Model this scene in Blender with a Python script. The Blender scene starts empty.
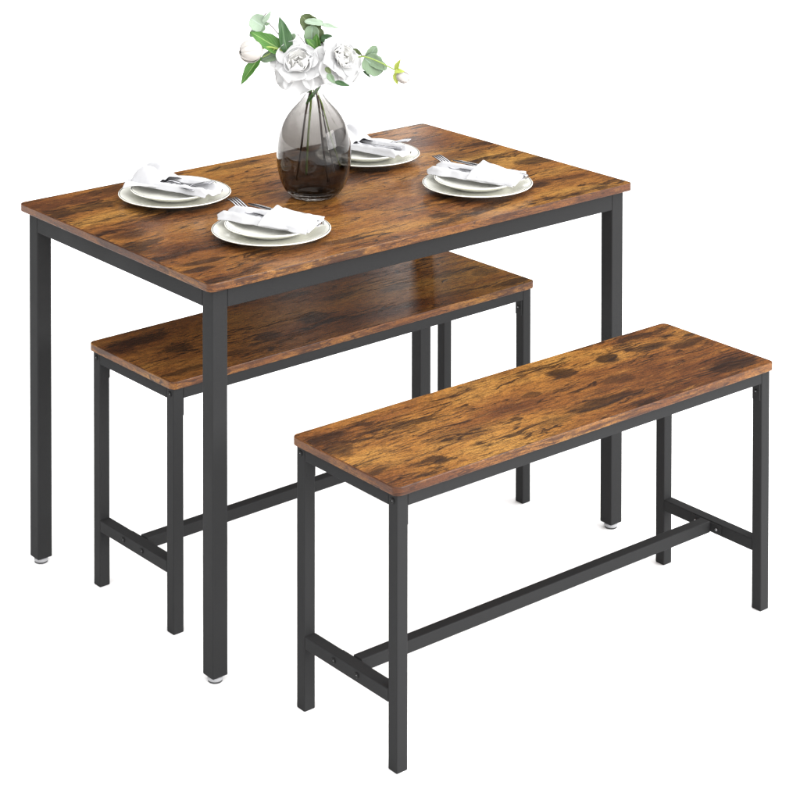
import bpy, bmesh, math, random
from mathutils import Vector, Matrix, noise
PI = math.pi
scn = bpy.context.scene
COL = scn.collection

# ------------------------------------------------------------------ helpers
def link(o, parent=None):
    COL.objects.link(o)
    if parent: o.parent = parent
    return o
def tag(o, label=None, cat=None, group=None, kind=None):
    if label: o['label'] = label
    if cat: o['category'] = cat
    if group: o['group'] = group
    if kind: o['kind'] = kind
    return o
def empty(name, loc=(0, 0, 0), rz=0.0):
    o = bpy.data.objects.new(name, None); o.empty_display_size = .05
    o.location = loc; o.rotation_euler = (0, 0, rz)
    return link(o)
def obj(name, bm, mats, parent=None, smooth=False):
    me = bpy.data.meshes.new(name); bmesh.ops.recalc_face_normals(bm, faces=bm.faces[:]) if not smooth == 'keep' else None
    bm.to_mesh(me); bm.free()
    for m in (mats if isinstance(mats, (list, tuple)) else [mats]): me.materials.append(m)
    if smooth:
        for p in me.polygons: p.use_smooth = True
    return link(bpy.data.objects.new(name, me), parent)
def box_bm(lo, hi, bev=.0016, seg=2, bm=None):
    b = bmesh.new()
    bmesh.ops.create_cube(b, size=1)
    for v in b.verts:
        v.co = Vector([(lo[i] + hi[i]) / 2 + v.co[i] * (hi[i] - lo[i]) for i in range(3)])
    if bev: bmesh.ops.bevel(b, geom=b.edges[:], offset=bev, segments=seg, affect='EDGES', profile=.5)
    return b
def box(name, lo, hi, m, parent, bev=.0016):
    return obj(name, box_bm(lo, hi, bev), m, parent)
def lathe_bm(prof, n=96, bm=None, close=False):
    bm = bm or bmesh.new(); rings = []
    for r, z in prof:
        if r < 1e-6: rings.append([bm.verts.new((0, 0, z))])
        else: rings.append([bm.verts.new((r * math.cos(2 * PI * k / n), r * math.sin(2 * PI * k / n), z)) for k in range(n)])
    for a, b in zip(rings, rings[1:]):
        for k in range(n):
            k2 = (k + 1) % n
            if len(a) == 1 and len(b) == 1: continue
            if len(a) == 1: bm.faces.new((a[0], b[k], b[k2]))
            elif len(b) == 1: bm.faces.new((a[k], a[k2], b[0]))
            else: bm.faces.new((a[k], a[k2], b[k2], b[k]))
    return bm
def catmull(pts, n=8):
    P = [Vector(p) for p in pts]; P = [P[0] * 2 - P[1]] + P + [P[-1] * 2 - P[-2]]; out = []
    for i in range(1, len(P) - 2):
        a, b, c, d = P[i - 1:i + 3]
        for k in range(n):
            t = k / n
            out.append(.5 * ((2 * b) + (c - a) * t + (2 * a - 5 * b + 4 * c - d) * t * t + (3 * b - a - 3 * c + d) * t ** 3))
    out.append(P[-2]); return out
def tube_bm(pts, r0, r1=None, n=10, bm=None, sub=8):
    bm = bm or bmesh.new(); P = catmull(pts, sub); r1 = r0 if r1 is None else r1; rings = []
    up = Vector((.3, .2, 1))
    for i, p in enumerate(P):
        t = (P[min(i + 1, len(P) - 1)] - P[max(i - 1, 0)]).normalized()
        s = t.cross(up)
        s = s.normalized() if s.length > 1e-4 else t.orthogonal().normalized()
        u = s.cross(t); r = r0 + (r1 - r0) * i / (len(P) - 1)
        rings.append([bm.verts.new(p + (s * math.cos(2 * PI * k / n) + u * math.sin(2 * PI * k / n)) * r) for k in range(n)])
    for a, b in zip(rings, rings[1:]):
        for k in range(n): bm.faces.new((a[k], a[(k + 1) % n], b[(k + 1) % n], b[k]))
    bm.faces.new(rings[0][::-1]); bm.faces.new(rings[-1])
    return bm
def grid_bm(f, nu, nv, bm=None):
    bm = bm or bmesh.new()
    V = [[bm.verts.new(f(i / nu, j / nv)) for j in range(nv + 1)] for i in range(nu + 1)]
    for i in range(nu):
        for j in range(nv): bm.faces.new((V[i][j], V[i + 1][j], V[i + 1][j + 1], V[i][j + 1]))
    return bm
def solid(o, t, off=0):
    m = o.modifiers.new('thickness', 'SOLIDIFY'); m.thickness = t; m.offset = off; return o

# ------------------------------------------------------------------ materials
class NT:
    def __init__(s, name):
        s.m = bpy.data.materials.new(name); s.m.use_nodes = True
        s.t = s.m.node_tree; s.b = s.t.nodes['Principled BSDF']; s.out = s.t.nodes['Material Output']
    def n(s, typ, **kw):
        nd = s.t.nodes.new(typ)
        for k, v in kw.items():
            if k.startswith('i_'): nd.inputs[k[2:].replace('_', ' ')].default_value = v
            else: setattr(nd, k, v)
        return nd
    def l(s, a, b): s.t.links.new(a, b)
    def set(s, inp, v):
        if hasattr(v, 'is_linked') or isinstance(v, bpy.types.NodeSocket): s.l(v, inp)
        else: inp.default_value = v
    def math(s, op, a, b=0.0, c=None, clamp=False):
        nd = s.n('ShaderNodeMath', operation=op, use_clamp=clamp)
        s.set(nd.inputs[0], a); s.set(nd.inputs[1], b)
        if c is not None: s.set(nd.inputs[2], c)
        return nd.outputs[0]
    def mapr(s, v, a, b, c=0.0, d=1.0, smooth=True):
        nd = s.n('ShaderNodeMapRange'); nd.interpolation_type = 'SMOOTHSTEP' if smooth else 'LINEAR'
        s.set(nd.inputs[0], v)
        for i, x in enumerate((a, b, c, d)): nd.inputs[i + 1].default_value = x
        return nd.outputs[0]
    def vmath(s, op, a, b):
        nd = s.n('ShaderNodeVectorMath', operation=op); s.set(nd.inputs[0], a); s.set(nd.inputs[1], b); return nd.outputs[0]
    def noise(s, vec, scale, detail=4, rough=.55, dist=0.0, col=False):
        nd = s.n('ShaderNodeTexNoise'); s.l(vec, nd.inputs['Vector'])
        nd.inputs['Scale'].default_value = scale; nd.inputs['Detail'].default_value = detail
        nd.inputs['Roughness'].default_value = rough; nd.inputs['Distortion'].default_value = dist
        return nd.outputs['Color' if col else 'Fac']
    def ramp(s, v, stops):
        nd = s.n('ShaderNodeValToRGB'); s.l(v, nd.inputs[0]); e = nd.color_ramp.elements
        while len(e) < len(stops): e.new(.5)
        for k, (p, c) in enumerate(stops):
            e[k].position = p; e[k].color = (*c, 1)
        return nd.outputs[0]
    def mix(s, f, a, b, mode='MIX'):
        nd = s.n('ShaderNodeMix', data_type='RGBA', blend_type=mode)
        s.set(nd.inputs[0], f)
        for i, x in ((6, a), (7, b)):
            if isinstance(x, tuple): nd.inputs[i].default_value = (*x, 1)
            else: s.l(x, nd.inputs[i])
        return nd.outputs[2]
    def bump(s, h, strength, dist):
        nd = s.n('ShaderNodeBump'); s.l(h, nd.inputs['Height']); nd.inputs['Strength'].default_value = strength
        nd.inputs['Distance'].default_value = dist; s.l(nd.outputs[0], s.b.inputs['Normal'])
def simple(name, col, rough=.5, metal=0., spec=.5, bump=None, **kw):
    t = NT(name); t.b.inputs['Base Color'].default_value = (*col, 1); t.b.inputs['Roughness'].default_value = rough
    t.b.inputs['Metallic'].default_value = metal; t.b.inputs['Specular IOR Level'].default_value = spec
    for k, v in kw.items(): t.b.inputs[k.replace('_', ' ')].default_value = v
    if bump:
        tc = t.n('ShaderNodeTexCoord'); h = t.noise(tc.outputs['Object'], bump[0], 3); t.bump(h, bump[1], bump[2])
    return t.m

def wood(name, seed, blots, edge=False, cl=.55):
    """rustic printed board: golden brown ground, smoky dark clouds, knots, thin crooked cracks, grain along X"""
    t = NT(name)
    tc = t.n('ShaderNodeTexCoord'); P0 = tc.outputs['Object']
    P = t.vmath('ADD', P0, (seed * 3.1, seed * 7.7, seed * 1.3))
    w1 = t.noise(P, 9, 3, .5, col=True)
    w = t.n('ShaderNodeVectorMath', operation='MULTIPLY_ADD')
    t.l(w1, w.inputs[0]); w.inputs[1].default_value = (.030, .030, .0); t.l(P, w.inputs[2]); W = w.outputs[0]
    w2 = t.noise(P, 26, 4, .6, col=True)
    w = t.n('ShaderNodeVectorMath', operation='MULTIPLY_ADD')
    t.l(w2, w.inputs[0]); w.inputs[1].default_value = (.030, .012, .0); t.l(W, w.inputs[2]); W2 = w.outputs[0]
    def st(v, sx, sy): return t.vmath('MULTIPLY', v, (sx * 1.6, sx * 1.6, sy * 1.5) if edge else (sx, sy, 3.0))
    # ground tone
    g = t.noise(st(W, 2.1, 7), 1.0, 5, .58)
    base = t.ramp(g, [(.27, (.056, .0200, .0090)), (.39, (.120, .0420, .0135)), (.47, (.190, .071, .0180)), (.56, (.275, .116, .0260)), (.69, (.37, .185, .044))])
    # medium streaks
    s1 = t.noise(st(W2, 6, 60), 1.0, 5, .65)
    base = t.mix(t.mapr(s1, .44, .66), base, (.065, .025, .010), 'MIX') if edge else t.mix(t.math('MULTIPLY', t.mapr(s1, .52, .68), .55), base, (.062, .024, .0105))
    s1b = t.noise(st(W2, 9, 75), 1.3, 5, .65)
    base = t.mix(t.math('MULTIPLY', t.mapr(s1b, .55, .70), .5), base, (.35, .17, .046))
    # broad smoky dark clouds with ragged grain edges
    c = t.noise(st(W2, 3.4, 10.5), 1.0, 7, .64, .25)
    fray = t.noise(st(P, 30, 260), 1.0, 3, .6)
    cf = t.math('ADD', c, t.math('MULTIPLY', t.math('SUBTRACT', fray, .5), .22))
    dark = t.math('MULTIPLY', t.mapr(cf, cl, cl + .065), .90)
    # placed knots and dark patches (x, y, half length, half width, depth)
    sep = t.n('ShaderNodeSeparateXYZ'); t.l(W2, sep.inputs[0])
    ox, oy = seed * 3.1 + .015 + .015, seed * 7.7 + .015 + .006
    acc = None
    for (bx, by, rx, ry, k) in blots:
        dx = t.math('MULTIPLY', t.math('SUBTRACT', sep.outputs[0], bx + ox), 1 / (1.2 * rx))
        dy = t.math('MULTIPLY', t.math('SUBTRACT', sep.outputs[1], by + oy), 1 / (1.25 * ry))
        d = t.math('ADD', t.math('MULTIPLY', dx, dx), t.math('MULTIPLY', dy, dy))
        d = t.math('ADD', d, t.math('MULTIPLY', t.math('SUBTRACT', fray, .5), 1.2))
        d = t.math('ADD', d, t.math('MULTIPLY', t.math('SUBTRACT', c, .5), 2.2))
        d = t.math('ADD', d, t.math('MULTIPLY', t.math('SUBTRACT', s1, .5), 2.6))
        v = t.mapr(d, .45, 1.20, min(1, k * 1.1), 0.0)
        acc = v if acc is None else t.math('MAXIMUM', acc, v)
    if acc is not None: dark = t.math('MAXIMUM', dark, acc)
    s2 = t.noise(st(W2, 14, 110), 1.0, 4, .7)
    dark = t.math('MULTIPLY', dark, t.mapr(s2, .34, .64, 1.0, .80))
    base = t.mix(dark, base, (.0125, .0068, .0052))
    # crooked thin cracks
    q = t.noise(st(W2, 3.4, 36), 1.0, 3, .5, .8)
    line = t.mapr(t.math('ABSOLUTE', t.math('SUBTRACT', q, .5)), .006, .026, 1.0, 0.0)
    where = t.mapr(t.noise(st(P, 5, 12), 1.0, 3, .5), .40, .48)
    crack = t.math('MULTIPLY', line, where)
    base = t.mix(t.math('MULTIPLY', crack, .88), base, (.014, .007, .005))
    # fine pores
    f = t.noise(st(P, 45, 300), 1.0, 3, .7)
    base = t.mix(t.math('MULTIPLY', t.mapr(f, .47, .60), .58), base, (.018, .008, .005))
    f2 = t.noise(P, 420, 2, .6)
    base = t.mix(t.mapr(f2, .44, .62, .0, .42), base, (.016, .0075, .0045))
    if edge: base = t.mix(.40, base, (.060, .023, .013))
    t.l(base, t.b.inputs['Base Color'])
    rr = t.math('ADD', t.math('MULTIPLY', f, .18), .20)
    t.l(rr, t.b.inputs['Roughness']); t.b.inputs['Specular IOR Level'].default_value = .17
    hgt = t.math('SUBTRACT', t.math('MULTIPLY', f, .5), t.math('MULTIPLY', crack, 1.0))
    t.bump(hgt, .22, .0006)
    return t.m

M = {}
def metal_mat():
    t = NT('black_powder_coat'); tc = t.n('ShaderNodeTexCoord'); P = tc.outputs['Object']
    n = t.noise(P, 900, 2); n2 = t.noise(P, 7, 4, .6)
    t.l(t.mix(n2, (.0185, .0185, .019), (.0225, .0225, .0228)), t.b.inputs['Base Color'])
    t.b.inputs['Specular IOR Level'].default_value = .05
    t.l(t.mapr(n2, .3, .7, .46, .58), t.b.inputs['Roughness']); t.bump(n, .2, .0006)
    return t.m
M['metal'] = metal_mat()
M['bolt'] = simple('black_bolt', (.010, .010, .010), .5, 0, .15)
M['steel'] = simple('zinc_screw', (.30, .30, .31), .35, 1)
M['foot'] = simple('grey_plastic_foot', (.30, .30, .31), .4, 0, .5, (400, .1, .0003))
M['rubber'] = simple('dark_rubber', (.03, .03, .03), .6)
M['cutlery'] = simple('polished_steel', (.42, .42, .44), .17, 1, .5, (60, .05, .0005))
def china(name, ring_r):
    t = NT(name); tc = t.n('ShaderNodeTexCoord'); sp = t.n('ShaderNodeSeparateXYZ'); t.l(tc.outputs['Object'], sp.inputs[0])
    r = t.math('SQRT', t.math('ADD', t.math('MULTIPLY', sp.outputs[0], sp.outputs[0]), t.math('MULTIPLY', sp.outputs[1], sp.outputs[1])))
    ring = t.mapr(t.math('ABSOLUTE', t.math('SUBTRACT', r, ring_r)), .0004, .0012, 1, 0)
    n = t.noise(tc.outputs['Object'], 20, 3)
    c = t.mix(n, (.74, .735, .665), (.77, .765, .70))
    t.l(t.mix(ring, c, (.05, .05, .055)), t.b.inputs['Base Color'])
    t.b.inputs['Roughness'].default_value = .16; t.b.inputs['Coat Weight'].default_value = .3
    return t.m
M['plate'] = china('cream_china_large', .1146); M['small'] = china('cream_china_small', .0893)
def cloth_mat():
    t = NT('white_linen'); tc = t.n('ShaderNodeTexCoord'); P = tc.outputs['Object']
    a = t.noise(t.vmath('MULTIPLY', P, (1800, 260, 260)), 1.0, 2); b = t.noise(t.vmath('MULTIPLY', P, (260, 1800, 260)), 1.0, 2)
    n = t.noise(P, 45, 4, .6)
    t.b.inputs['Base Color'].default_value = (.44, .44, .452, 1); t.b.inputs['Roughness'].default_value = .85
    t.b.inputs['Sheen Weight'].default_value = .15; t.b.inputs['Specular IOR Level'].default_value = .2
    t.bump(t.math('ADD', t.math('MULTIPLY', t.math('ADD', a, b), .15), n), .35, .0016)
    return t.m
M['cloth'] = cloth_mat()
def petal_mat(name, col):
    t = NT(name); tc = t.n('ShaderNodeTexCoord'); n = t.noise(tc.outputs['Object'], 60, 4, .6)
    t.l(t.mix(n, tuple(c * .94 for c in col), col), t.b.inputs['Base Color']); t.b.inputs['Roughness'].default_value = .7
    t.b.inputs['Specular IOR Level'].default_value = .05
    tr = t.n('ShaderNodeBsdfTranslucent'); tr.inputs[0].default_value = (*col, 1)
    mx = t.n('ShaderNodeMixShader'); mx.inputs[0].default_value = .38
    t.l(t.b.outputs[0], mx.inputs[1]); t.l(tr.outputs[0], mx.inputs[2]); t.l(mx.outputs[0], t.out.inputs[0]); t.bump(n, .3, .002)
    return t.m
M['petal'] = petal_mat('white_petal', (.72, .72, .72))
M['petal_heart'] = petal_mat('ivory_petal', (.76, .755, .735))
M['bud'] = petal_mat('blush_bud_petal', (.66, .63, .60))
def leaf_mat(name, c0, c1, vein, rough=.45):
    t = NT(name); uv = t.n('ShaderNodeUVMap'); sp = t.n('ShaderNodeSeparateXYZ'); t.l(uv.outputs[0], sp.inputs[0])
    tc = t.n('ShaderNodeTexCoord'); n = t.noise(tc.outputs['Object'], 55, 4, .6)
    av = t.math('ABSOLUTE', t.math('SUBTRACT', sp.outputs[1], .5))
    mid = t.mapr(av, .012, .045, 1, 0)
    side = t.math('SUBTRACT', t.math('MULTIPLY', sp.outputs[0], 8), t.math('MULTIPLY', av, 7))
    sv = t.mapr(t.math('ABSOLUTE', t.math('SUBTRACT', t.math('FRACT', side), .5)), .0, .09, .45, 0)
    c = t.mix(t.math('MAXIMUM', mid, sv), t.mix(n, c0, c1), vein)
    t.l(c, t.b.inputs['Base Color']); t.b.inputs['Roughness'].default_value = rough; t.b.inputs['Specular IOR Level'].default_value = .35
    tr = t.n('ShaderNodeBsdfTranslucent'); t.l(c, tr.inputs[0]); mx = t.n('ShaderNodeMixShader'); mx.inputs[0].default_value = .2
    t.l(t.b.outputs[0], mx.inputs[1]); t.l(tr.outputs[0], mx.inputs[2]); t.l(mx.outputs[0], t.out.inputs[0])
    t.bump(t.math('ADD', n, t.math('MULTIPLY', mid, -1.5)), .3, .001)
    return t.m
M['leaf'] = leaf_mat('green_leaf', (.042, .125, .022), (.085, .22, .04), (.26, .40, .13))
M['leafdark'] = leaf_mat('dark_green_leaf', (.018, .055, .018), (.04, .10, .03), (.09, .18, .07))
M['sage'] = leaf_mat('sage_leaf', (.13, .195, .115), (.21, .285, .18), (.24, .33, .25), .6)
M['sagepale'] = leaf_mat('pale_sage_leaf', (.25, .33, .24), (.33, .41, .31), (.36, .44, .37), .6)
M['olive'] = leaf_mat('olive_leaf', (.055, .085, .03), (.10, .13, .05), (.18, .22, .10), .5)
M['stem'] = simple('brown_stem', (.055, .03, .018), .6, 0, .4, (200, .4, .001))
M['stemgreen'] = simple('green_stem', (.20, .28, .06), .5, 0, .4, (200, .3, .001))
M['sepal'] = simple('yellow_green_sepal', (.30, .36, .06), .5, 0, .4, (150, .3, .001))
def glass_mat():
    t = NT('smoked_glass'); tc = t.n('ShaderNodeTexCoord'); sp = t.n('ShaderNodeSeparateXYZ'); t.l(tc.outputs['Object'], sp.inputs[0])
    c = t.ramp(t.mapr(sp.outputs[2], 0, .23, 0, 1, False), [(.0, (.31, .29, .275)), (.28, (.31, .295, .285)), (.46, (.325, .308, .292)), (.68, (.43, .415, .402)), (.84, (.62, .608, .597)), (1, (.86, .86, .865))])
    b = t.b; t.l(c, b.inputs['Base Color']); b.inputs['Transmission Weight'].default_value = 1
    b.inputs['Roughness'].default_value = 0; b.inputs['IOR'].default_value = 1.30
    return t.m
M['glass'] = glass_mat()
def floor_mat():
    t = NT('white_studio_floor'); t.b.inputs['Base Color'].default_value = (.93, .93, .93, 1); t.b.inputs['Roughness'].default_value = .9
    t.b.inputs['Specular IOR Level'].default_value = .0
    return t.m
M['floor'] = floor_mat()

# ------------------------------------------------------------------ board with rounded corners and eased edges
def board(name, x0, x1, y0, y1, z0, z1, rad, mats, parent):
    bm = bmesh.new(); bev = .0016
    def ring(inset, z):
        out = []
        for cx, cy, a0 in ((x1 - rad, y1 - rad, 0), (x0 + rad, y1 - rad, 90), (x0 + rad, y0 + rad, 180), (x1 - rad, y0 + rad, 270)):
            for k in range(11):
                a = math.radians(a0 + 9 * k)
                out.append(bm.verts.new((cx + (rad - inset) * math.cos(a), cy + (rad - inset) * math.sin(a), z)))
        return out
    rs = [ring(bev, z0), ring(bev * .3, z0 + bev * .3), ring(0, z0 + bev), ring(0, z1 - bev), ring(bev * .3, z1 - bev * .3), ring(bev, z1)]
    n = len(rs[0])
    for a, b in zip(rs, rs[1:]):
        for k in range(n):
            f = bm.faces.new((a[k], a[(k + 1) % n], b[(k + 1) % n], b[k])); f.material_index = 1
    bm.faces.new(rs[0][::-1]); bm.faces.new(rs[-1])
    return obj(name, bm, mats, parent)
def disc_bolt(name, x, y, z, axis, r, h, m, parent):
    bm = lathe_bm([(0, 0), (r, 0), (r, h * .55), (r * .8, h), (r * .42, h), (r * .40, h * .5), (0, h * .5)], 20)
    Rm = Matrix.Rotation(PI / 2 * axis, 4, 'Y')
    bmesh.ops.transform(bm, matrix=Matrix.Translation((x, y, z)) @ Rm, verts=bm.verts[:])
    return obj(name, bm, m, parent)

# ------------------------------------------------------------------ table
TL, TW, TH, TT, TO, TS = 1.1008, .6996, .75, .0158, .0158, .0336
blT = [(.028, .578, .030, .020, .8), (.10, .58, .05, .020, .7), (.055, .357, .035, .02, .55), (.036, .086, .03, .012, .8), (.07, .125, .045, .012, .75),
       (.032, .249, .03, .02, .5), (.62, .075, .03, .015, .75), (1.07, .46, .05, .012, .8), (1.07, .27, .06, .022, .75), (.976, .406, .04, .03, .4),
       (.90, .62, .05, .015, .6), (.2, .66, .05, .015, .6), (.52, .66, .06, .012, .6), (.45, .30, .05, .02, .45), (.36, .06, .05, .012, .6), (1.03, .12, .05, .01, .55)]
wT = wood('rustic_wood_table', 1.0, blT, cl=.53); wTe = wood('rustic_wood_table_edge', 1.4, [], True)
tbl = empty('dining_table'); tag(tbl, 'tall rectangular dining table with rustic brown wood top and black square legs', 'table')
board('tabletop', 0, TL, 0, TW, TH - TT, TH, .014, [wT, wTe], tbl)
zt = TH - TT; za = .6955
xa, xb, ya, yb = TO, TL - TO, TO, TW - TO
for x in (xa, xb - TS):
    for y in (ya, yb - TS):
        lg = box('leg', (x, y, .012), (x + TS, y + TS, zt), M['metal'], tbl, .0022)
        bm = lathe_bm([(0, .0035), (.0135, .0035), (.0145, .005), (.0145, .010), (.012, .0122), (0, .0122)], 32)
        lathe_bm([(0, 0), (.0125, 0), (.0135, .001), (.0135, .0034), (0, .0034)], 32, bm)
        for f in bm.faces:
            if f.calc_center_median().z < .0035: f.material_index = 1
        bmesh.ops.translate(bm, vec=(x + TS / 2, y + TS / 2, 0), verts=bm.verts[:])
        obj('foot', bm, [M['foot'], M['rubber']], lg)
for y in (ya, yb - .022):
    box('apron_rail', (xa + TS, y, za), (xb - TS, y + .022, zt), M['metal'], tbl, .0018)
for x in (xa, xb - .022):
    box('apron_rail', (x, ya + TS, za), (x + .022, yb - TS, zt), M['metal'], tbl, .0018)

# ------------------------------------------------------------------ benches
def make_bench(loc, rz, L, W, H, wt, we, label):
    b = empty('bench', loc, rz); tag(b, label, 'bench', 'benches of the dining set')
    T, O, S, sec = .0155, .0074, .0239, .024
    board('seat', 0, L, 0, W, H - T, H, .014, [wt, we], b)
    z1 = H - T; z0 = z1 - sec; x0, x1, y0, y1 = O, L - O, O + .0005, W - O - .0005
    mt = M['metal']
    for x in (x0, x1 - S):
        for y in (y0, y1 - S):
            box('leg', (x, y, 0), (x + S, y + S, z1), mt, b, .0020)
        box('end_rail', (x, y0 + S, z0), (x + S, y1 - S, z1), mt, b, .0018)
        box('crossbar', (x, y0 + S, .1145), (x + S, y1 - S, .138), mt, b, .0018)
    for y in (y0, y1 - S):
        box('seat_rail', (x0 + S, y, z0), (x1 - S, y + S, z1), mt, b, .0018)
    ym = W / 2
    box('stretcher', (x0 + S + .003, ym - S / 2, .1150), (x1 - S - .003, ym + S / 2, .1385), mt, b, .0018)
    for side in (0, 1):
        xi = x0 + S if side == 0 else x1 - S - .003
        for y in (y0, y1 - S):
            br = box('bracket', (xi, y + .003, z0 - .034), (xi + .003, y + S - .002, z0), mt, b, .0008)
            xs = xi + .003 if side == 0 else xi
            disc_bolt('screw', xs, y + S / 2, z0 - .017, 1 if side == 0 else -1, .0042, .0022, M['bolt'], br)
            disc_bolt('screw_core', xs + (.0013 if side == 0 else -.0013), y + S / 2, z0 - .017, 1 if side == 0 else -1, .0013, .0012, M['steel'], br)
        br = box('bracket', (xi, ym - .040, .1170), (xi + .003, ym + .040, .1360), mt, b, .0008)
        for y in (ym - .028, ym + .028):
            disc_bolt('screw', xi + .003 if side == 0 else xi, y, .1265, 1 if side == 0 else -1, .0030, .0020, M['steel'], br)
        xo = x0 if side == 0 else x1; ax = -1 if side == 0 else 1
        for y, z in ((ym - .033, .1275), (ym + .033, .1275), (y0 + S / 2, z1 - .013), (y1 - S / 2, z1 - .013)):
            bo = disc_bolt('bolt', xo, y, z, ax, .0052, .0026, M['bolt'], b)
            disc_bolt('socket', xo + ax * .0014, y, z, ax, .0010, .0006, M['steel'], bo)
    return b
blF = [(.59, .221, .032, .022, .85), (.721, .222, .022, .018, .9), (.838, .215, .05, .012, .85), (.908, .185, .045, .016, .75), (.893, .045, .05, .026, .8),
       (.545, .062, .075, .018, .85), (.041, .251, .05, .020, .85), (.03, .188, .028, .026, .75), (.135, .053, .014, .012, .9), (.237, .109, .06, .022, .4),
       (.015, .081, .04, .01, .8), (.468, .171, .02, .01, .6), (.952, .215, .02, .006, .8), (.36, .10, .012, .008, .8), (.42, .05, .04, .012, .5), (.66, .13, .03, .014, .5)]
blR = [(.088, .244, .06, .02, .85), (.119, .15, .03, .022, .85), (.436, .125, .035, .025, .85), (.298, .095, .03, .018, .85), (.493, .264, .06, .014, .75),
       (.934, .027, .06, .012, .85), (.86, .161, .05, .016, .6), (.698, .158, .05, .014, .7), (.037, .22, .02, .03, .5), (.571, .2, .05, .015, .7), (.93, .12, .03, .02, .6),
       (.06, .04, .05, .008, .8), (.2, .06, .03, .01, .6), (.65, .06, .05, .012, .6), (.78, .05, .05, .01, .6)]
make_bench((.0825, -.4313, 0), -.00637, .9664, .3009, .4938, wood('rustic_wood_front_seat', 2.0, blF, cl=.550), wood('rustic_wood_front_edge', 2.6, [], True),
           'wood topped bench standing free in front of the dining table, nearest the viewer')
make_bench((.0610, .2165, 0), .01499, .9708, .3020, .4952, wood('rustic_wood_rear_seat_lightened', 2.4, [(a, b, c, d, k * .85) for a, b, c, d, k in blR], cl=.66), wood('rustic_wood_rear_edge', 3.3, [], True),  # fewer, weaker dark patches: seat colour lightened to offset the tabletop's shade
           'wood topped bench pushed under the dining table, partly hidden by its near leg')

# ------------------------------------------------------------------ vase
VX, VY = .5051, .3520
def vase_bm():
    o = [(0, .0005), (.030, .0005), (.042, .0010), (.049, .0040), (.0555, .010), (.0640, .022), (.0715, .040), (.0765, .062), (.0783, .085), (.0772, .108), (.0736, .131),
         (.0664, .153), (.0548, .173), (.0402, .190), (.0278, .2035), (.0205, .2150), (.0180, .2260), (.0182, .2370)]
    i = [(.0164, .2370), (.0163, .2260), (.0188, .2150), (.0262, .2033), (.0386, .1896), (.0532, .1723), (.0648, .1523), (.0721, .1306), (.0757, .108), (.0768, .085),
         (.0750, .062), (.0700, .0405), (.0618, .0230), (.0500, .0125), (.0350, .0088), (0, .0080)]
    def sm(p): return [(max(v.x, 0), v.y) for v in catmull([Vector((a, b)) for a, b in p], 5)]
    so, si = sm(o), sm(i); so[0] = (0, o[0][1]); si[-1] = (0, i[-1][1])
    prof = so + [(.0180, .2380), (.0173, .2384), (.0166, .2380)] + si
    return lathe_bm(prof, 128)
v = obj('vase', vase_bm(), M['glass'], None, True); v.location = (VX, VY, TH)
tag(v, 'rounded smoked grey glass vase with narrow neck at the middle of the table', 'vase')

# ------------------------------------------------------------------ place settings
def plate_bm(R, rim, foot, t=.0032):
    o = [(0, .0018), (foot - .004, .0018), (foot - .003, 0), (foot, 0), (foot + .002, .0022), (R * .76, .0050), (R * .88, rim * .62), (R - .001, rim - t * .7), (R, rim - t * .3), (R - .0008, rim)]
    i = [(R - .004, rim - .0003), (R * .90, rim * .74 + .001), (R * .76, .0085), (foot * .95, .0055), (0, .0050)]
    return lathe_bm(o + i, 112)
def napkin(name, loc, ang, seed, label, shut=0):
    e = empty(name, loc, ang); tag(e, label, 'napkin', 'white napkins on the plates')
    def nz(x, y, s): return noise.noise(Vector((x * s + seed * 5, y * s - seed * 3, seed)))
    def under(a, b):
        u = -.100 + .214 * a; s = b * 2 - 1
        hw = .029 + .009 * (1 - a) + .004 * nz(u, 0, 30)
        y = s * hw + .005 * nz(u, 1, 18)
        roll = math.exp(-((abs(s) - .76) / .22) ** 2)
        z = .0035 + .0150 * roll * (.45 + .55 * a) + .004 * math.exp(-((s - .05) / .25) ** 2)
        z += .002 * nz(u, y, 50) + .0007 * nz(u, y, 120)
        if abs(s) > .95: z *= .25
        u2 = u - .010 * (s * s) * a + .003 * nz(y, s, 30) * a
        if a > .93: z *= 1 - (a - .93) / .07 * .55
        return Vector((u2, y, z))
    c = solid(obj('lower_fold', grid_bm(under, 90, 44), M['cloth'], e, True), .0014, 1)
    def sleeve(a, b):
        s = b * 2 - 1
        um = -.006 + .016 * s - .010 * math.sin(PI * b)
        ut = -.104 - .012 * s + .012 * s * s
        u = ut + (um - ut) * a
        hw = .038 - .003 * a + .004 * nz(u, 2, 25)
        A = .010 + .027 * math.sin(PI * min(1, a * .93) ** .9) if shut else .009 + .021 * a ** .8
        y = s * hw - .004 * (1 - a) + .004 * nz(u, 4, 22)
        prof = (1 - abs(s) ** 2.6)
        ridge = .22 * math.exp(-((s - .55 + .5 * a) / .16) ** 2) - .20 * math.exp(-((s - .25 + .5 * a) / .12) ** 2) - .12 * math.exp(-((s + .05) / .20) ** 2)
        z = .0035 + A * prof * (1 + ridge * (.4 + .6 * a)) + .0026 * nz(u, y, 40) * prof + .0006 * nz(u, y, 120)
        return Vector((u, y, z))
    solid(obj('sleeve', grid_bm(sleeve, 70, 60), M['cloth'], e, True), .0016, 1)
    def corner(a, b):   # loose pointed corner of cloth hanging to one side of the sleeve
        w = (1 - a) * .040 + .0015
        u = -.055 + (b - .5) * 2 * w - .022 * a
        y = -.038 - .036 * a
        z = .0075 - .004 * a + .004 * math.sin(a * PI) + .002 * nz(u, y, 70)
        return Vector((u, y, z))
    solid(obj('loose_corner', grid_bm(corner, 26, 20), M['cloth'], e, True), .0014, 1)
    return e
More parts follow.
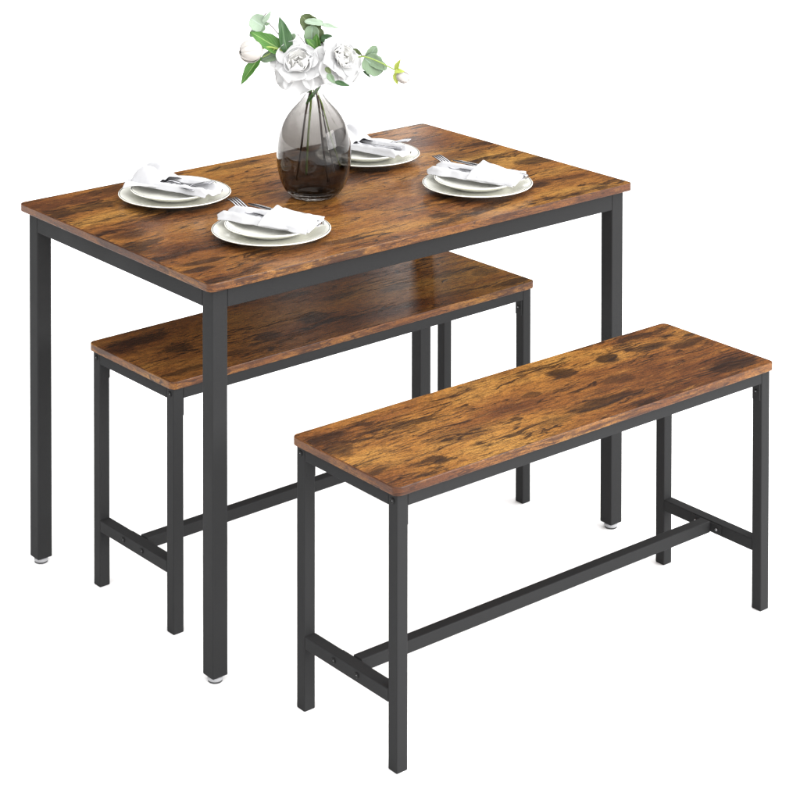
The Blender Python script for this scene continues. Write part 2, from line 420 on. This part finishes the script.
def fork_mesh():
    bm = bmesh.new(); Lf = .185
    def zc(x):   # x from 0 (tip) to Lf (handle end)
        if x < .065: return .0115 * math.cos((x / .065) * PI) * .5 + .0 + .0035 * 0
        return -.00575 + .006 * math.sin((x - .065) / (Lf - .065) * PI)
    def strip(xs, hw, off=lambda x: 0, th=.0011):
        top, bot = [], []
        for x in xs:
            w, o, z = hw(x), off(x), zc(x)
            top.append((bm.verts.new((-x, o - w, z + th)), bm.verts.new((-x, o + w, z + th))))
            bot.append((bm.verts.new((-x, o - w, z - th)), bm.verts.new((-x, o + w, z - th))))
        for k in range(len(xs) - 1):
            bm.faces.new((top[k][0], top[k + 1][0], top[k + 1][1], top[k][1])); bm.faces.new((bot[k][0], bot[k][1], bot[k + 1][1], bot[k + 1][0]))
            bm.faces.new((top[k][0], bot[k][0], bot[k + 1][0], top[k + 1][0])); bm.faces.new((top[k][1], top[k + 1][1], bot[k + 1][1], bot[k][1]))
        for k in (0, -1): bm.faces.new((top[k][0], top[k][1], bot[k][1], bot[k][0]))
    for j in range(4):
        o = (j - 1.5) * .0062
        strip([i * .046 / 12 for i in range(13)], lambda x: .0009 + .0011 * min(1, x / .02), lambda x, o=o: o * (.97 + .03 * x / .046))
    def hw(x):
        if x < .060: return .0113 - .0007 * ((x - .045) / .015)
        if x < .080: return .0106 + (.0032 - .0106) * (.5 - .5 * math.cos((x - .060) / .020 * PI))
        return .0032 + .0060 * max(0, (x - .10) / (Lf - .10)) ** 1.4
    strip([.0455 + i * (Lf - .0455) / 46 for i in range(47)], hw)
    return bm
def knife_mesh():
    bm = bmesh.new(); n = 50; Lk = .20; R = []
    for i in range(n + 1):
        x = i / n * Lk
        if x < .10: t = min(1, x / .022); wl, wr, th = .0010 + .0085 * math.sin(t * PI / 2), .0065 * t ** .3, .0008
        else: q = min(1, (x - .10) / .015); wl = .0095 - .0045 * q; wr = .0065 - .0015 * q; th = .0008 + .0024 * q
        R.append([bm.verts.new((-x, a, b)) for a, b in ((-wl, 0), (-wl * .4, th), (wr * .6, th), (wr, 0), (wr * .6, -th), (-wl * .4, -th))])
    for a, b in zip(R, R[1:]):
        for k in range(6): bm.faces.new((a[k], a[(k + 1) % 6], b[(k + 1) % 6], b[k]))
    bm.faces.new(R[0][::-1]); bm.faces.new(R[-1])
    return bm
pl_bm = plate_bm(.1175, .0165, .070); sm_bm = plate_bm(.0920, .0170, .056)
plate0 = obj('dinner_plate', pl_bm, M['plate'], None, True); small0 = obj('side_plate', sm_bm, M['small'], None, True)
fork0 = obj('fork', fork_mesh(), M['cutlery']); knife0 = obj('knife', knife_mesh(), M['cutlery'])
for o in (fork0, knife0):
    for p in o.data.polygons: p.use_smooth = True
ids = [0]
def inst(o, first):
    if first: return o
    c = o.copy(); COL.objects.link(c); return c
# centre, napkin angle, fork tip offset / heading, knife tip offset / heading (degrees), place in words
SET = [((.2655, .1760), 113, (-.004, .130), 90, (.020, .106), 99, 'the near plate in front of the vase', 0),
       ((.2640, .5140), -74, (.040, -.082), -66, (-.010, -.085), -92, 'the plate at the left end of the table', 1),
       ((.8050, .1730), 112, (-.006, .130), 92, (.022, .106), 101, 'the plate at the right end of the table', 0),
       ((.7780, .5120), -80, (.068, -.066), -60, (.030, -.085), -68, 'the far plate half hidden behind the vase', 1)]
def place_flat(o, centre, off, deg, z, pitch):
    o.rotation_mode = 'XYZ'; o.location = (centre[0] + off[0], centre[1] + off[1], z); o.rotation_euler = (0, math.radians(-pitch), math.radians(deg))
for k, (c, na, fo, fa, ko, ka, where, flip) in enumerate(SET):
    w2 = ('nearest the viewer in front of the vase', 'at the left end of the table', 'at the right end of the table', 'half hidden behind the vase')[k]
    p = inst(plate0, k == 0); p.location = (*c, TH + .0002)
    tag(p, 'wide cream dinner plate, lower of the two ' + w2, 'plate', 'dinner plates on the table')
    s = inst(small0, k == 0); s.location = (c[0], c[1], TH + .0098)
    s.rotation_euler = (0, 0, k * .7)
    tag(s, 'smaller cream plate, upper of the two ' + w2, 'plate', 'side plates on the dinner plates')
    z0 = TH + .0098 + .0150
    napkin('napkin', (c[0], c[1], z0), math.radians(na), k + 1.0, 'folded white cloth napkin on ' + where, flip)
    f = inst(fork0, k == 0); place_flat(f, c, fo, fa, z0 + (.0155 if flip else .0175), 3.0 if not flip else 1.0)
    tag(f, 'steel fork tucked into the napkin on ' + where, 'fork', 'forks in the napkins')
    kn = inst(knife0, k == 0); place_flat(kn, c, ko, ka, z0 + .0135, 0.5)
    tag(kn, 'steel knife tucked into the napkin on ' + where, 'knife', 'knives in the napkins')

# ------------------------------------------------------------------ bouquet: local frame a = right across the vase, h = up, t = towards the viewer side (unit 2.1 mm)
AX = Vector((.7715, -.6362, 0)); TX = Vector((-.6362, -.7715, 0)); UNIT = .0021
def bq(a, h, t=0.0):
    return Vector((VX, VY, TH)) + AX * (a * UNIT) + TX * (t * UNIT) + Vector((0, 0, (h + .25 * t) * UNIT))
def dirv(a, h, t): return (AX * a + TX * t + Vector((0, 0, h))).normalized()
def add_leaf(name, base, tip, face, width, m, parent, pointed=True, curl=.12, fold=.18):
    """leaf from base to tip; face = direction its upper side looks"""
    base, tip = Vector(base), Vector(tip); Lx = tip - base; Ln = Lx.length; ex = Lx / Ln
    ez = (face - ex * face.dot(ex)).normalized(); ey = ez.cross(ex)
    bm = bmesh.new(); nu, nv = 22, 12; uvl = bm.loops.layers.uv.new('UVMap'); V = []
    for i in range(nu + 1):
        a = i / nu; row = []
        if pointed: w = math.sin(PI * a ** .85) ** .75 * (1 - .35 * a) * 1.22
        else: w = (1 - abs(2 * (a ** .85) - 1) ** 2.3) ** .5
        if i in (0, nu): w = .02
        for j in range(nv + 1):
            s = j / nv * 2 - 1
            wav = 1 + .04 * math.sin(a * 21 + s * 3)
            p = base + ex * (Ln * a) + ey * (s * w * width / 2 * wav) + ez * (abs(s) ** 1.5 * w * width * fold - curl * Ln * (a - .45) ** 2 + .012 * Ln * math.sin(9 * a + 4 * s))
            row.append(bm.verts.new(p))
        V.append(row)
    for i in range(nu):
        for j in range(nv):
            f = bm.faces.new((V[i][j], V[i + 1][j], V[i + 1][j + 1], V[i][j + 1]))
            for lp, (a, b) in zip(f.loops, ((i, j), (i + 1, j), (i + 1, j + 1), (i, j + 1))): lp[uvl].uv = (a / nu, b / nv)
    o = solid(obj(name, bm, m, parent, True), .0006); return o
def petal(bm, C, N, ang, tilt, L, Wd, cup, curl, seed, r0=.0):
    """one broad petal: tilt 0 lies across the flower's axis N, 90 stands along it"""
    e1 = N.orthogonal().normalized(); e2 = N.cross(e1)
    rad = e1 * math.cos(ang) + e2 * math.sin(ang); tan = N.cross(rad)
    nu, nv = 20, 14; V = []
    for i in range(nu + 1):
        a = i / nu; row = []
        w = Wd * ((.12 + .88 * math.sin(a / .58 * PI / 2)) if a < .58 else max(.04, 1 - ((a - .58) / .42) ** 2.6) ** .5)
        th = math.radians(tilt - curl * a)
        for j in range(nv + 1):
            s = j / nv * 2 - 1
            la = L * a * (1 - .06 * abs(s) ** 2 * a + .02 * math.cos(4 * s + seed) * a)
            th2 = math.radians(tilt) - math.radians(curl) * a * .6
            base = rad * (math.cos(th2) * la + r0) + N * (math.sin(th2) * la)
            upn = -rad * math.sin(th2) + N * math.cos(th2)
            nn = noise.noise(Vector((a * 2.2 + seed * 3.7, s * 1.8, seed))) 
            p = C + base + tan * (s * w / 2) + upn * (cup * Wd * s * s * (.35 + .65 * a) + .08 * L * nn * a)
            row.append(bm.verts.new(p))
        V.append(row)
    for i in range(nu):
        for j in range(nv): bm.faces.new((V[i][j], V[i + 1][j], V[i + 1][j + 1], V[i][j + 1]))
def bloom(C, N, R, seed, parent, droop=0):
    rnd = random.Random(seed)
    bm = bmesh.new()
    for cnt, tilt, L, Wd, cup, curl, ph in ((6, 4 - droop, 1.0, 1.05, .12, 26, .0), (5, 26, .86, .98, .18, 20, .45), (5, 48, .66, .80, .26, 16, .1)):
        for k in range(cnt):
            petal(bm, C, N, 2 * PI * k / cnt + ph + rnd.uniform(-.14, .14), tilt + rnd.uniform(-13, 15), R * L * rnd.uniform(.84, 1.08), R * Wd * rnd.uniform(.85, 1.15), cup, curl + rnd.uniform(-10, 12), rnd.uniform(0, 9), R * .05)
    o = solid(obj('bloom', bm, M['petal'], parent, True), .0007)
    bm = bmesh.new()
    for cnt, tilt, L, Wd, cup, curl in ((5, 50, .54, .60, .22, 8), (5, 62, .42, .44, .26, 0), (4, 72, .32, .32, .3, -12)):
        for k in range(cnt):
            petal(bm, C, N, 2 * PI * k / cnt + cnt + rnd.uniform(-.2, .2), tilt + rnd.uniform(-6, 6), R * L * rnd.uniform(.82, 1.12), R * Wd * 1.15, cup, curl, rnd.uniform(0, 9), R * .02)
    solid(obj('heart', bm, M['petal_heart'], o, True), .0006)
    return o
def bud(C, N, R, seed, parent, m, sep=True):
    rnd = random.Random(seed); bm = bmesh.new()
    for lay, (sc, n) in enumerate(((1.0, 4), (.9, 4), (.78, 3))):
        for k in range(n):
            ang = 2 * PI * k / n + lay * .6 + rnd.uniform(-.1, .1)
            e1 = N.orthogonal().normalized(); e2 = N.cross(e1)
            def g(a, b, ang=ang, sc=sc):
                s = b * 2 - 1; th = a * PI * .86 + .12; an = ang + s * 1.15 * (1 - .15 * a)
                rr = R * sc * math.sin(th) ** .85 * (1 + .11 * s) ; zz = -math.cos(th) * R * 1.12
                return C + (e1 * math.cos(an) + e2 * math.sin(an)) * rr + N * (zz + .05 * R * math.cos(3 * s + seed + lay))
            grid_bm(g, 12, 10, bm)
    o = solid(obj('bud', bm, m, parent, True), .0006)
    if sep:
        bm = bmesh.new()
        for k in range(5):
            petal(bm, C - N * R * 1.16, N, 2 * PI * k / 5, 52, R * 1.15, R * .72, .28, -28, k + seed, 0)
        solid(obj('sepal', bm, M['sepal'], parent, True), .0008)
    return o
BG = 'flower and foliage stems in the vase'
def stem_part(parent, pts, r, m, name='stem', r1=None):
    return obj(name, tube_bm([bq(*p) for p in pts], r * UNIT, (r1 or r) * UNIT), m, parent, True)
def root(name, label, cat):
    e = empty(name, bq(0, 88)); tag(e, label, cat, BG); e.location = (0, 0, 0); return e

# camellia facing the viewer
e = root('camellia', 'large open white bloom facing forward on the left of the vase neck', 'flower')
stem_part(e, [(-17, 16, 8), (-13, 45, 4), (-8, 85, 1), (-3, 108, 0), (-2, 118, 3), (-10, 128, 7)], 1.05, M['stem'])
bloom(bq(-15, 129, 9), dirv(-.10, .66, .74), .0610, 4, e)
for (b0, t0, w, m, fc) in (((-28, 144, 2), (-64, 165, 0), .034, 'leaf', (0, .5, .9)), ((-26, 141, 3), (-34, 180, -2), .030, 'leafdark', (.5, .2, .9)),
                       ((-7, 104, 4), (4, 112, 6), .008, 'leaf', (-.3, .5, .9)), ((-8, 92, 7), (7, 111, 6), .0085, 'leaf', (-.5, .3, .9))):
    add_leaf('leaf', bq(*b0), bq(*t0), dirv(*fc), w, M[m], e)
# camellia facing right
e = root('camellia', 'large white bloom turned to the right above the vase neck', 'flower')
stem_part(e, [(14, 14, 0), (9, 50, 0), (5, 90, 0), (2, 108, 0), (6, 122, 2), (20, 134, 2)], 1.05, M['stem'])
bloom(bq(25, 136, 2), dirv(.58, .48, .66), .0600, 14, e, 8)
for (b0, t0, w, m, fc) in (((14, 122, 26), (22, 112, 28), .013, 'sage', (0, .4, .9)), ((21, 114, 27), (36, 110, 27), .010, 'leafdark', (0, .5, .9)), ((12, 128, 24), (18, 122, 24), .010, 'olive', (0, .4, .9)),
                       ((6, 150, -4), (-8, 162, -4), .001, 'leaf', (0, .4, .9))):
    if w > .002: add_leaf('leaf', bq(*b0), bq(*t0), dirv(*fc), w, M[m], e)
add_leaf('leaf', bq(2, 148, -2), bq(-8, 158, -3), dirv(0, .8, .6), .018, M['leaf'], e)
add_leaf('leaf', bq(4, 147, -3), bq(2, 163, -4), dirv(-.6, .1, .8), .024, M['leaf'], e)
# bud stem to the left
e = root('camellia_bud', 'round closed white bud on a green stalk at the far left of the bouquet', 'flower')
stem_part(e, [(-8, 22, -6), (-6, 60, -4), (-3, 106, -2), (-10, 130, -6), (-26, 143, 2), (-42, 149, 4), (-52, 148, 5)], 1.1, M['stemgreen'])
stem_part(e, [(-38, 148, 4), (-44, 143, 4), (-51, 139, 4)], .5, M['stemgreen'])
bud(bq(-62.5, 145, 6), dirv(-.92, -.05, .35), .0215, 3, e, M['bud'])
add_leaf('leaf', bq(-53, 141, 4), bq(-73, 112, 6), dirv(-.4, .35, .85), .024, M['leaf'], e)
add_leaf('leaf', bq(-28, 146, 0), bq(-53, 136, 2), dirv(0, .55, .8), .026, M['sage'], e, False)
# bud stem to the right
e = root('camellia_bud', 'small pink tinged bud with bright green sepals at the far right of the bouquet', 'flower')
stem_part(e, [(26, 30, -8), (16, 62, -4), (8, 92, -2), (3, 108, -1), (14, 124, -10), (34, 136, -8), (48, 140, 0), (62, 136, 2), (80, 127, 4)], .7, M['stemgreen'])
bud(bq(89, 119.5, 5), dirv(.80, -.45, .2), .0125, 8, e, M['bud'])
for b0, t0, fc in (((81, 125, 4), (86, 137, 6), (-.6, .3, .8)), ((81, 124, 4), (83, 112, 5), (-.4, .3, .9)), ((80, 125, 6), (90, 125, 10), (0, .7, .7))):
    add_leaf('calyx_leaf', bq(*b0), bq(*t0), dirv(*fc), .012, M['sepal'], e)
# eucalyptus sprigs
e = root('eucalyptus_sprig', 'pale sage round leaves rising at the upper left of the bouquet', 'foliage')
stem_part(e, [(-4, 100, -6), (-14, 132, -12), (-32, 158, -10), (-45, 173, -8), (-52, 178, -8), (-48, 184, -8)], .45, M['stem'])
for b0, t0, w, m, rd, fc in (((-50, 170, -8), (-64, 179, -8), .038, 'sagepale', 0, (-.2, .4, .9)), ((-52, 174, -7), (-43, 186, -7), .011, 'sagepale', 1, (.5, .3, .8)), ((-49, 170, -7), (-65, 161, -6), .020, 'sage', 0, (-.2, .6, .7)),
                          ((-24, 158, -9), (-19, 163, -9), .012, 'sage', 0, (.3, .4, .8)), ((-22, 156, -9), (-26, 166, -9), .010, 'sage', 0, (-.3, .4, .8)), ((-49, 172, -7), (-44, 174, -6), .006, 'sage', 1, (0, .4, .9))):
    add_leaf('leaf', bq(*b0), bq(*t0), dirv(*fc), w, M[m], e, bool(rd))
e = root('eucalyptus_sprig', 'upright sprig of round olive and sage leaves at the top of the bouquet', 'foliage')
stem_part(e, [(0, 100, -7), (-2, 130, -12), (0, 150, -12), (1, 165, -11), (-2, 175, -10)], .8, M['stemgreen'])
stem_part(e, [(-6, 148, -12), (-12, 157, -11), (-17, 163, -10)], .4, M['stem'])
for b0, t0, w, m, rd, fc in (((4, 165, -13), (-13, 182, -13), .036, 'olive', 0, (-.1, .25, .95)), ((9, 174, -9), (-10, 176, -8), .015, 'sagepale', 0, (0, .5, .8)), ((6, 173, -9), (25, 169, -8), .010, 'sagepale', 1, (.1, .6, .7)),
                          ((-2, 172, -9), (-3, 150, -8), .032, 'sage', 0, (-.1, .25, .95)), ((3, 170, -12), (4, 150, -12), .026, 'olive', 0, (.4, .2, .9)), ((6, 158, -8), (19, 159, -7), .018, 'leafdark', 0, (.1, .5, .8))):
    add_leaf('leaf', bq(*b0), bq(*t0), dirv(*fc), w, M[m], e, bool(rd))
e = root('eucalyptus_sprig', 'sage green round leaves behind the thin stalk on the right of the bouquet', 'foliage')
stem_part(e, [(20, 24, -4), (13, 60, -3), (7, 92, -2), (4, 108, -3), (16, 126, -14), (34, 138, -12), (48, 141, -6), (58, 138, -5), (66, 132, -5)], .7, M['stem'])
for b0, t0, w, m, rd, fc in (((50, 139, -4), (68, 124, -3), .044, 'sage', 0, (.1, .3, .95)), ((53, 137, -6), (62, 151, -6), .022, 'sage', 0, (.2, .3, .9)), ((46, 139, -6), (39, 148, -6), .016, 'olive', 0, (-.1, .4, .9)),
                          ((54, 137, -5), (73, 128, -4), .022, 'sage', 0, (.2, .4, .9)), ((49, 126, -5), (57, 119, -5), .005, 'leafdark', 1, (0, .4, .9))):
    add_leaf('leaf', bq(*b0), bq(*t0), dirv(*fc), w, M[m], e, bool(rd))

# ------------------------------------------------------------------ floor, lights, camera
bm = bmesh.new(); bmesh.ops.create_circle(bm, cap_ends=True, radius=60, segments=96)
fl = obj('floor', bm, M['floor']); tag(fl, kind='structure')
w = bpy.data.worlds.new('World'); scn.world = w; w.use_nodes = True; nt = w.node_tree; bg = nt.nodes['Background']
tc = nt.nodes.new('ShaderNodeTexCoord'); sp = nt.nodes.new('ShaderNodeSeparateXYZ'); mr = nt.nodes.new('ShaderNodeMapRange'); mr.interpolation_type = 'SMOOTHSTEP'
nt.links.new(tc.outputs['Generated'], sp.inputs[0]); dp = nt.nodes.new('ShaderNodeVectorMath'); dp.operation = 'DOT_PRODUCT'; dp.inputs[1].default_value = (.12, -.60, 1.0)
nt.links.new(tc.outputs['Generated'], dp.inputs[0]); nt.links.new(dp.outputs['Value'], mr.inputs[0])
for i, x in enumerate((.10, .62, .05, 3.15)): mr.inputs[i + 1].default_value = x
nt.links.new(mr.outputs[0], bg.inputs['Strength']); bg.inputs['Color'].default_value = (1, 1, 1, 1)
def area(name, loc, target, sx, sy, power, col=(1, 1, 1)):
    l = bpy.data.lights.new(name, 'AREA'); l.shape = 'RECTANGLE'; l.size = sx; l.size_y = sy; l.energy = power; l.color = col
    o = bpy.data.objects.new(name, l); COL.objects.link(o); o.location = loc
    o.rotation_euler = (Vector(target) - Vector(loc)).to_track_quat('-Z', 'Y').to_euler(); return o
area('key_softbox', (2.6, -5.0, 2.1), (.5, 0, .4), 3.2, 2.8, 300)
CAM = Vector((-2.13411, -3.10492, 1.94421)); YAW, PIT, ROL = -.68971, 1.54574, .00121
Rm = Matrix.Rotation(YAW, 4, 'Z') @ Matrix.Rotation(PIT, 4, 'X') @ Matrix.Rotation(ROL, 4, 'Z')
area('strip_softbox', (2.40, 2.33, 1.18), (.6, .3, .6), .14, .36, .55)
area('strip_softbox', (2.12, 2.56, 1.36), (.3, .1, .6), .14, .30, .22)
cd = bpy.data.cameras.new('camera'); cam = bpy.data.objects.new('camera', cd); COL.objects.link(cam)
cam.matrix_world = Matrix.Translation(CAM) @ Rm
cd.sensor_width = 36; cd.lens = 2084.52 / 800 * 36; cd.shift_x = (400 - 392.611) / 800; cd.shift_y = -(400 + 320.874) / 800
cd.clip_end = 500; cd.clip_start = .1
scn.camera = cam
vs = scn.view_settings; vs.view_transform = 'Standard'; vs.look = 'None'; vs.exposure = 0; vs.gamma = 1
scn.render.engine = 'CYCLES'
cy = scn.cycles; cy.use_denoising = True; cy.max_bounces = 16; cy.transmission_bounces = 14; cy.glossy_bounces = 6; cy.diffuse_bounces = 5; cy.transparent_max_bounces = 12
cy.caustics_reflective = True; cy.caustics_refractive = True; cy.blur_glossy = .5; cy.sample_clamp_indirect = 8
